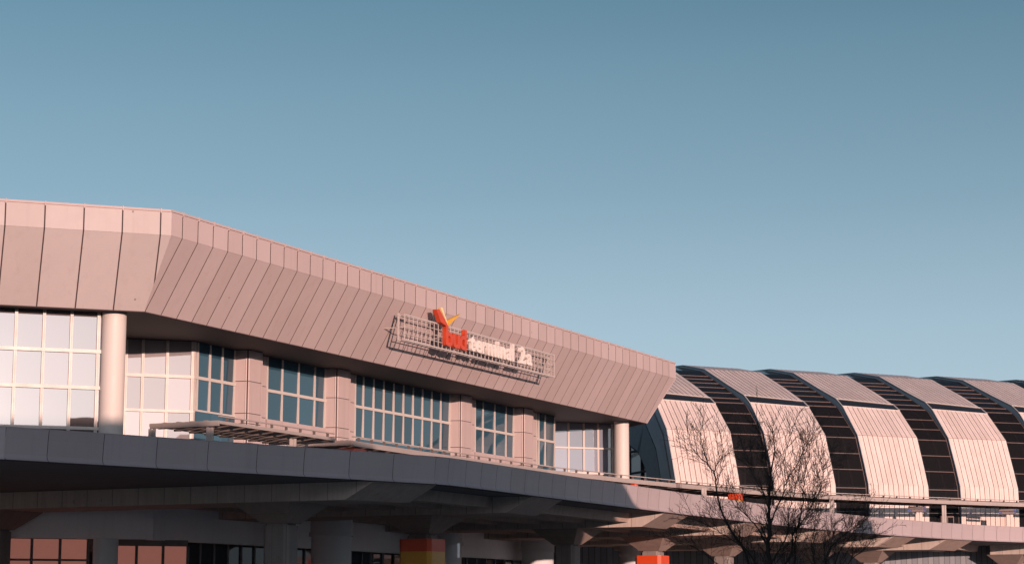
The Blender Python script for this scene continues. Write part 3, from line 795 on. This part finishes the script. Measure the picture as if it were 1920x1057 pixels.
def tree(x0, D, limbs, label, seed, grp='bare trees'):
    rg = random.Random(seed); sc = D/F; k = ray(x0, 1057)[0]
    r = empty('bare_tree', Vector((k*D, D, GZ)), label, 'tree', grp)
    T = MB(); C = MB()
    def P(x, y, dy): 
        a, b = ray(x, y); Y = D+dy; return Vector((a*Y, Y, b*Y))
    for pts, r0, r1, dy, tw in limbs:
        n = len(pts); V = [P(x, y, dy*i/(n-1)) for i, (x, y) in enumerate(pts)]
        # subdivide smoothly
        S = []
        for i in range(n-1):
            p0, p1, p2, p3 = V[max(i-1, 0)], V[i], V[i+1], V[min(i+2, n-1)]
            for q in range(4):
                u = q/4; S.append(.5*((2*p1)+(-p0+p2)*u+(2*p0-5*p1+4*p2-p3)*u*u+(-p0+3*p1-3*p2+p3)*u**3))
        S.append(V[-1]); m = len(S); rs = [r0+(r1-r0)*i/(m-1) for i in range(m)]
        S = [q+Vector((rg.gauss(0, .012), 0, rg.gauss(0, .008))) for q in S]
        rs = [max(.005, q*.5) for q in rs]; T.tube(S, rs, 8)
        tot = sum((S[i+1]-S[i]).length for i in range(m-1)); nb = int(tot*tw*1.9)
        for b in range(nb):
            u = rg.uniform(.12, 1)*(m-1); i = min(int(u), m-2); q = S[i].lerp(S[i+1], u-i)
            if q.z < 1.0: continue
            ax = (S[i+1]-S[i]).normalized(); az = rg.uniform(0, 6.283); x = ax.cross(Vector((.3, .2, 1))).normalized(); y = ax.cross(x)
            sp = rg.uniform(.35, 1.0); nd = (ax*math.cos(sp)+(x*math.cos(az)+y*math.sin(az))*math.sin(sp)+Vector((0, 0, .2))).normalized()
            grow(T, C, q, nd, rg.uniform(.35, 1.05), max(.006, rs[i]*.35), 2, rg, 4)
    T.build('trunk', M['bark'], r); C.build('crown', M['twig'], r)
    return r
BY = 1255                                     # row of the tree foot (below the frame)
main = [
    ([(1446, BY+8), (1444, 1180), (1441, 1110), (1442, 1057), (1441, 1020), (1443, 985), (1441, 955), (1442, 925), (1444, 890), (1452, 850), (1449, 815), (1450, 790)], .19, .006, 0, 5),
    ([(1444, 1185), (1425, 1110), (1404, 1057), (1392, 1025), (1372, 997), (1360, 972), (1349, 945), (1343, 915), (1340, 892), (1329, 873), (1312, 856), (1297, 838), (1288, 812)], .10, .010, -.8, 5),
    ([(1340, 892), (1341, 878), (1350, 862), (1354, 840), (1350, 810)], .03, .008, .4, 7),
    ([(1329, 873), (1320, 845), (1314, 812), (1319, 785), (1312, 765)], .03, .007, .5, 7),
    ([(1442, 1090), (1425, 1070), (1400, 1030), (1370, 1010), (1330, 985), (1285, 968)], .05, .008, -1.0, 7),
    ([(1441, 1030), (1428, 1000), (1408, 975), (1392, 958), (1372, 940), (1360, 915)], .05, .008, .8, 7),
    ([(1441, 955), (1434, 930), (1425, 912), (1414, 895), (1404, 868), (1392, 840)], .045, .008, -.5, 7),
    ([(1443, 985), (1452, 960), (1468, 930), (1474, 900), (1470, 865), (1480, 825), (1489, 795), (1500, 770)], .05, .007, .6, 6.5),
    ([(1442, 1075), (1452, 1045), (1468, 1018), (1477, 995), (1478, 960), (1488, 930), (1492, 900), (1488, 870)], .06, .008, -.6, 7),
    ([(1444, 1130), (1462, 1075), (1484, 1035), (1486, 1005), (1497, 985), (1504, 955), (1506, 925), (1508, 890), (1518, 855), (1516, 820)], .075, .008, .3, 7),
    ([(1490, 1240), (1490, 1120), (1491, 1057), (1492, 1010), (1498, 985), (1515, 962), (1528, 930), (1540, 900), (1546, 870)], .06, .008, .5, 7),
    ([(1497, 985), (1512, 980), (1522, 962), (1526, 935), (1534, 905)], .03, .007, -.4, 7),
    ([(1441, 1130), (1400, 1095), (1350, 1060), (1310, 1030), (1272, 1012)], .05, .008, .6, 6),
    ([(1443, 900), (1432, 870), (1428, 835), (1420, 800)], .03, .006, .3, 7),
    ([(1444, 890), (1436, 850), (1424, 810), (1418, 775), (1420, 745), (1418, 722)], .02, .004, .3, 2.5),
    ([(1474, 900), (1500, 860), (1512, 830), (1530, 800)], .025, .006, -.3, 6),
]
tree(1443, 62, main, 'large bare tree with dark spreading branches in front of the arched hall', 11)
second = [
    ([(1560, BY+20), (1558, 1150), (1552, 1100), (1548, 1057), (1556, 1030), (1575, 1008), (1600, 990), (1625, 972)], .07, .007, 0, 7),
    ([(1552, 1100), (1530, 1060), (1522, 1025), (1528, 990), (1540, 962)], .04, .007, .5, 7),
    ([(1553, 1110), (1580, 1070), (1600, 1045), (1625, 1025), (1640, 1005)], .04, .006, .3, 7),
    ([(1556, 1120), (1565, 1070), (1570, 1040), (1590, 1010), (1612, 985)], .04, .006, -.4, 7),
    ([(1548, 1057), (1545, 1030), (1556, 1000), (1572, 975)], .03, .006, -.3, 7),
]
tree(1557, 59, second, 'smaller bare tree low at the right of the large one, twigs leaning right', 5)

# ------------------------------------------------------------------ out of frame: blocks added to throw the shade
SU, SV = (.9205, .3907), (.3907, -.9205)
def UW(u, w, z): return Vector((u*SU[0]+w*SV[0], u*SU[1]+w*SV[1], z))
ob = empty('shade_block', UW(30, -20, GZ), 'long brick block beside the camera, added out of view to cast the long shade', 'building')
TE_ = .0875
prof = [(8, 7.1), (19.2, 7.1), (19.3, 7.4), (21.2, 7.4), (21.4, 7.1), (28.2, 7.1), (28.4, 7.95), (31.4, 7.95), (31.8, 6.95), (38.5, 6.6), (40.8, 6.45), (42, 6.3), (42.7, 6.0), (43.2, 5.7), (43.55, 5.4), (44.1, 5.15), (44.6, 4.8), (44.9, 4.1), (51.3, 3.8), (51.7, 3.0), (51.9, .5)]  # top outline of the added block, shaped to the shade edge wanted
def wo(u): return 2.2-1.27*u
m = MB()
for (u0, z0), (u1, z1) in zip(prof[:-1], prof[1:]):
    w0, w1 = wo(u0), wo(u1); a = z0+TE_*(w0+87); b = z1+TE_*(w1+87)
    m.add([UW(u0, w0, GZ), UW(u1, w1, GZ), UW(u1, w1, b), UW(u0, w0, a), UW(u0, w0+9, GZ), UW(u1, w1+9, GZ), UW(u1, w1+9, b), UW(u0, w0+9, a)],
          [[0, 1, 2, 3], [4, 5, 6, 7], [3, 2, 6, 7], [0, 1, 5, 4], [1, 2, 6, 5], [0, 3, 7, 4]])
m.build('wall', M['brick'], ob)
for i in range(14):
    u = 9+i*2.3
    for z in (0.2, 4.0):
        m = MB(); m.slab([UW(u, wo(u)-.05, z), UW(u+1.2, wo(u+1.2)-.05, z), UW(u+1.2, wo(u+1.2)-.05, z+1.8), UW(u, wo(u)-.05, z+1.8)], (-.04, .04, 0)); m.build('window', M['glassD'], ob)
zz = TE_*29; w0 = -80  # second unseen block, added and outlined to cast the small parapet shadow
m = MB()
m.slab([UW(69.0, w0, GZ), UW(72.8, w0, GZ), UW(72.8, w0, 4.6+zz), UW(71.7, w0, 5.3+zz), UW(71.5, w0, 5.9+zz), UW(70.4, w0, 5.9+zz), UW(70.1, w0, 5.5+zz), UW(69.0, w0, 4.9+zz)], (.9, -1.8, 0))
m.build('small_shade_block', M['brick'], label='small brick block added out of view at the right to cast a shadow', cat='shade blocker')

# ------------------------------------------------------------------ light
SUN_AZ, SUN_EL = 157.0, 5.0                  # clockwise from +Y
sd = Vector((math.sin(R(SUN_AZ))*math.cos(R(SUN_EL)), math.cos(R(SUN_AZ))*math.cos(R(SUN_EL)), math.sin(R(SUN_EL))))
sun = bpy.data.lights.new('sun', 'SUN'); sun.energy = 5.0; sun.angle = R(.5); sun.color = (1, .66, .55)
so = bpy.data.objects.new('sun', sun); COL.objects.link(so); so.rotation_euler = (-sd).to_track_quat('-Z', 'Y').to_euler()
so.location = sd*50
w = bpy.data.worlds.new('World'); scene.world = w; w.use_nodes = True; nt = w.node_tree
bg = nt.nodes['Background']; sky = nt.nodes.new('ShaderNodeTexSky'); sky.sky_type = 'NISHITA'; sky.sun_disc = False
sky.sun_elevation = R(SUN_EL); sky.sun_rotation = R(SUN_AZ); sky.altitude = 100; sky.air_density = 1.0; sky.dust_density = 1.0; sky.ozone_density = 2.0
def N(t, **k):
    q = nt.nodes.new(t)
    for a, b in k.items(): setattr(q, a, b)
    return q
K = .12
tc = N('ShaderNodeTexCoord'); sep = N('ShaderNodeSeparateXYZ'); nt.links.new(tc.outputs['Generated'], sep.inputs[0])
rp = N('ShaderNodeValToRGB'); nt.links.new(sep.outputs[2], rp.inputs[0]); cr = rp.color_ramp
stops = [(0, (.56, .64, .72)), (.10, (.47, .62, .735)), (.14, (.40, .56, .68)), (.20, (.26, .415, .53)), (.29, (.135, .27, .372)), (.42, (.05, .15, .24)), (1, (.02, .07, .14))]
while len(cr.elements) < len(stops): cr.elements.new(.5)
for e, (p_, c_) in zip(cr.elements, stops): e.position = p_; e.color = (*c_, 1)
mul = N('ShaderNodeVectorMath', operation='SCALE'); nt.links.new(rp.outputs[0], mul.inputs[0])
side = N('ShaderNodeVectorMath', operation='SCALE'); mul.inputs['Scale'].default_value = 1/K
mx = N('ShaderNodeMix', data_type='RGBA'); mx.inputs[0].default_value = .88; nt.links.new(sky.outputs[0], mx.inputs[6]); nt.links.new(mul.outputs[0], side.inputs[0]); nt.links.new(side.outputs[0], mx.inputs[7])
dt = N('ShaderNodeVectorMath', operation='DOT_PRODUCT'); nt.links.new(tc.outputs['Generated'], dt.inputs[0]); dt.inputs[1].default_value = sd
def MT(op, a, b=None):
    q = N('ShaderNodeMath', operation=op)
    for i, v in enumerate((a, b)):
        if v is None: continue
        if hasattr(v, 'is_linked'): nt.links.new(v, q.inputs[i])
        else: q.inputs[i].default_value = v
    return q.outputs[0]
nt.links.new(MT('SUBTRACT', 1.0, MT('MULTIPLY', MT('MULTIPLY', sep.outputs[0], sep.outputs[2]), 1.5)), side.inputs['Scale'])
th = MT('ARCCOSINE', MT('MINIMUM', dt.outputs['Value'], .99999))
gl = MT('MULTIPLY', MT('EXPONENT', MT('MULTIPLY', th, -1/R(12))), 3.0/K)      # haze glow round the low sun
gc = N('ShaderNodeVectorMath', operation='SCALE'); gc.inputs[0].default_value = (1.0, .87, .88); nt.links.new(gl, gc.inputs['Scale'])
ad = N('ShaderNodeVectorMath', operation='ADD'); nt.links.new(mx.outputs[2], ad.inputs[0]); nt.links.new(gc.outputs[0], ad.inputs[1])
nt.links.new(ad.outputs[0], bg.inputs[0]); bg.inputs[1].default_value = K
scene.cycles.caustics_reflective = False
vs = scene.view_settings; vs.view_transform = 'Standard'; vs.look = 'None'; vs.exposure = 0; vs.gamma = 1
